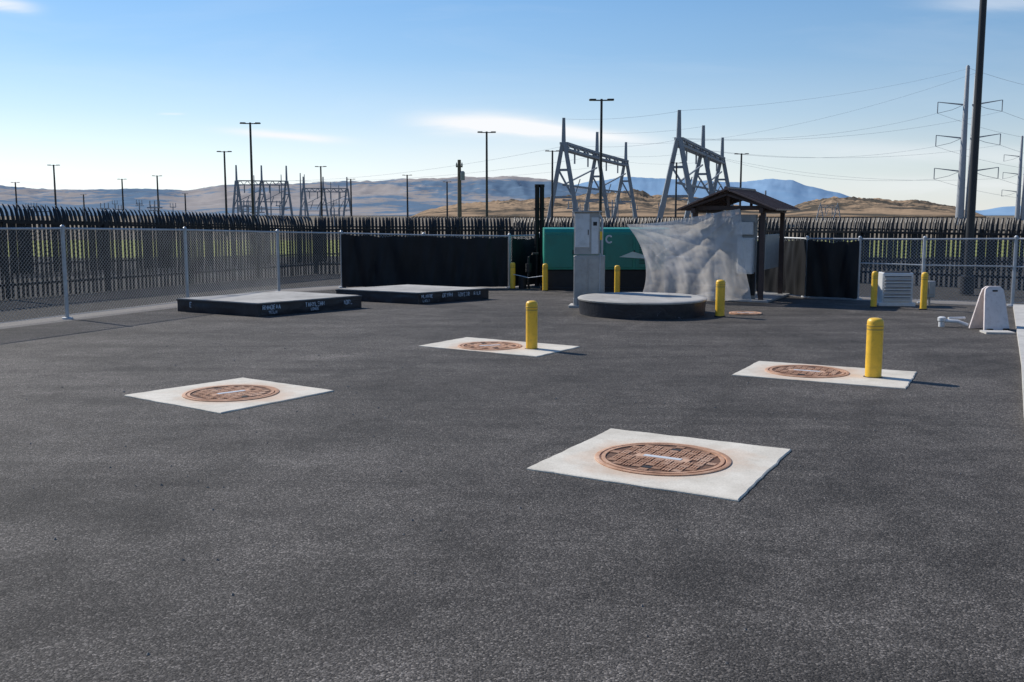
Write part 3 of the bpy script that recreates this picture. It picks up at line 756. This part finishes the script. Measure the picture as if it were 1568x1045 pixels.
# ------------------------------------------------------------------ substation gantries
def gantry(pts, bz, mz, spread, w=.45, inplane=False):
    par = empty('substation_gantry'); mb = MB()
    a = Vector(pts[0]); b_ = Vector(pts[-1]); d = (b_ - a).normalized(); p = Vector((-d.y, d.x))
    if inplane: p = d
    for q in pts:
        q = Vector(q)
        for s in (-1, 1):
            f = q + p * spread * s
            mb.beam((f.x, f.y, 0), (q.x + p.x * .25 * s, q.y + p.y * .25 * s, bz), w * 1.25, w * 1.0)
        for k in (.35, .68):
            l = q - p * spread * (1 - k); r_ = q + p * spread * (1 - k)
            mb.beam((l.x, l.y, bz * k), (r_.x, r_.y, bz * k), w * .6)
        l = q - p * spread * .65; r_ = q + p * spread * .32
        mb.beam((l.x, l.y, bz * .35), (r_.x, r_.y, bz * .68), w * .45)
        mb.beam((q.x, q.y, bz - .5), (q.x, q.y, mz), w * 1.1, w * .75)
    for k in range(len(pts) - 1):
        q0, q1 = Vector(pts[k]), Vector(pts[k + 1]); dd = (q1 - q0)
        pp = Vector((-d.y, d.x)) * .6
        for sgn in (-1, 1):
            for dz in (0, -1.2):
                mb.beam((q0.x + pp.x * sgn, q0.y + pp.y * sgn, bz + dz), (q1.x + pp.x * sgn, q1.y + pp.y * sgn, bz + dz), w * .6)
            n = 7
            for i in range(n):
                u0, u1 = i / n, (i + 1) / n; za, zb = (bz, bz - 1.2) if i % 2 else (bz - 1.2, bz)
                mb.beam((q0.x + dd.x * u0 + pp.x * sgn, q0.y + dd.y * u0 + pp.y * sgn, za), (q0.x + dd.x * u1 + pp.x * sgn, q0.y + dd.y * u1 + pp.y * sgn, zb), w * .3)
        for u in (.3, .7):
            c_ = q0 + dd * u
            mb.tube([(c_.x, c_.y, bz - 1.2), (c_.x, c_.y, bz - 3.6)], .18, 6)
            mb.beam((c_.x - 1.2 * (u - .5), c_.y, bz * .5 - 1.5), (c_.x + 1.2, c_.y, bz * .5 + 1.5), .2)
        mb.beam((q0.x, q0.y, bz * .5), (q1.x, q1.y, bz * .5), w * .5)
        mb.beam((q0.x, q0.y, bz * .32), (q1.x, q1.y, bz * .32), w * .4)
        mb.beam((q0.x, q0.y, bz * .5), (q1.x, q1.y, bz * .8), w * .35)
    mb.obj('steelwork', m_steel, par)
gantry([(10.4, 204), (20.0, 238), (30.5, 271)], 16.6, 21.6, 3.2, .78)
gantry([(31.1, 189), (41.7, 221), (53, 255)], 16.4, 21.6, 3.6, .78)
gantry([(-82, 300), (-75, 302), (-68, 304)], 12.4, 17.0, 1.6, .5, True)
gantry([(-72.5, 350), (-66, 352), (-58, 354)], 11.5, 15.5, 1.6, .5, True)
gantry([(132, 430), (140, 432)], 6.5, 7.5, 1.8, .3, True)
par = empty('switchyard_equipment'); mb = MB()
for i in range(30):
    D = random.uniform(170, 340); t = random.choice([random.uniform(-290, -150), random.uniform(40, 215), random.uniform(-520, -330)])
    x = t / 1000 * D; hh = random.uniform(3., 5.5) * D / 260
    mb.beam((x, D, 0), (x, D, hh), .25, .2)
    mb.box((x, D, hh), (random.uniform(1.5, 3), .2, .2), random.uniform(0, 1))
    for s in (-1, 0, 1): mb.tube([(x + s * .8, D, hh), (x + s * .8, D, hh + 1.2)], .1, 6)
for t, D, hh in [(-256, 300, 14), (-229, 320, 15), (-206, 330, 15.5), (-180, 330, 13), (-172, 330, 12), (-160, 330, 13.2), (-210, 260, 13), (-273, 280, 12), (-240, 350, 13), (252, 160, 6.1)]:
    mb.beam((t / 1000 * D, D, 0), (t / 1000 * D, D, hh), .45, .2)
mb.obj('bus_supports', m_steel, par)

# ------------------------------------------------------------------ transmission poles
def cat(mb, a, b_, sag, r=.03, n=24):
    a = Vector(a); b_ = Vector(b_)
    mb.tube([a.lerp(b_, i / n) - Vector((0, 0, 4 * sag * (i / n) * (1 - i / n))) for i in range(n + 1)], r, 4)
arms = []
def tpole(x, y, H, scale=1.):
    par = empty('transmission_tower', (x, y, 0)); mb = MB(); ins = MB()
    for off, hh in ((-.9, H), (1.2, H * .955)):
        mb.lathe((off * scale, 0, 0), [(.95 * scale, 0), (.42 * scale, hh), (.2 * scale, hh + .3)], 12)
    for z in (H * .76, H * .55, H * .34):
        for s in (-1, 1):
            tip = (s * 6.3 * scale, -2.2 * s * scale, z + .9 * scale)
            mb.beam((s * .5 * scale, 0, z), tip, .36 * scale, .14 * scale)
            ins.tube([tip, (tip[0], tip[1], z - 1.6 * scale)], .11 * scale, 6)
            ins.tube([(tip[0], tip[1], z - 1.6 * scale), (tip[0] - s * 3 * scale, tip[1] + .8 * s, z - .9 * scale), (tip[0] - s * 5.2 * scale, 0, z + .2)], .05 * scale, 5)
            arms.append((x + tip[0], y + tip[1], z - 1.6 * scale, s))
    mb.obj('pole_shafts_and_arms', m_tower, par, True); ins.obj('insulators', m_steel, par)
tpole(103.5, 230, 35.4)
tpole(215, 425, 35, 1.1)
mb = MB()
ends = [(31.1, 189, 16.4), (41.7, 221, 16.4), (53, 255, 16.4)]
for k, (x, y, z, s) in enumerate(arms[:6]):
    e = ends[k // 2]
    cat(mb, (x, y, z), (e[0] + s * 1.5, e[1] + s * 2, e[2]), 2.2, .026)
    cat(mb, (x, y, z), (x + 95, y + 60, z + 1), 5)
cat(mb, (103, 230, 35), (31.1, 189, 21.5), 1.5, .022); cat(mb, (104.5, 230, 34), (53, 255, 21.5), 1.5, .022); cat(mb, (103, 230, 35), (190, 300, 38), 3)
for k, p in enumerate([(10.4, 204), (20, 238), (30.5, 271)]):
    cat(mb, (p[0], p[1], 16), (-75 + k * 5, 302, 12.5), 2, .025)
    cat(mb, (p[0], p[1], 21.4), ([31.1, 41.7, 53][k], [189, 221, 255][k], 21.4), .6, .022)
    cat(mb, (p[0], p[1], 16.4), ([31.1, 41.7, 53][k], [189, 221, 255][k], 16.2), .9, .022)
mb.obj('power_lines', m_conductor)
print('built')
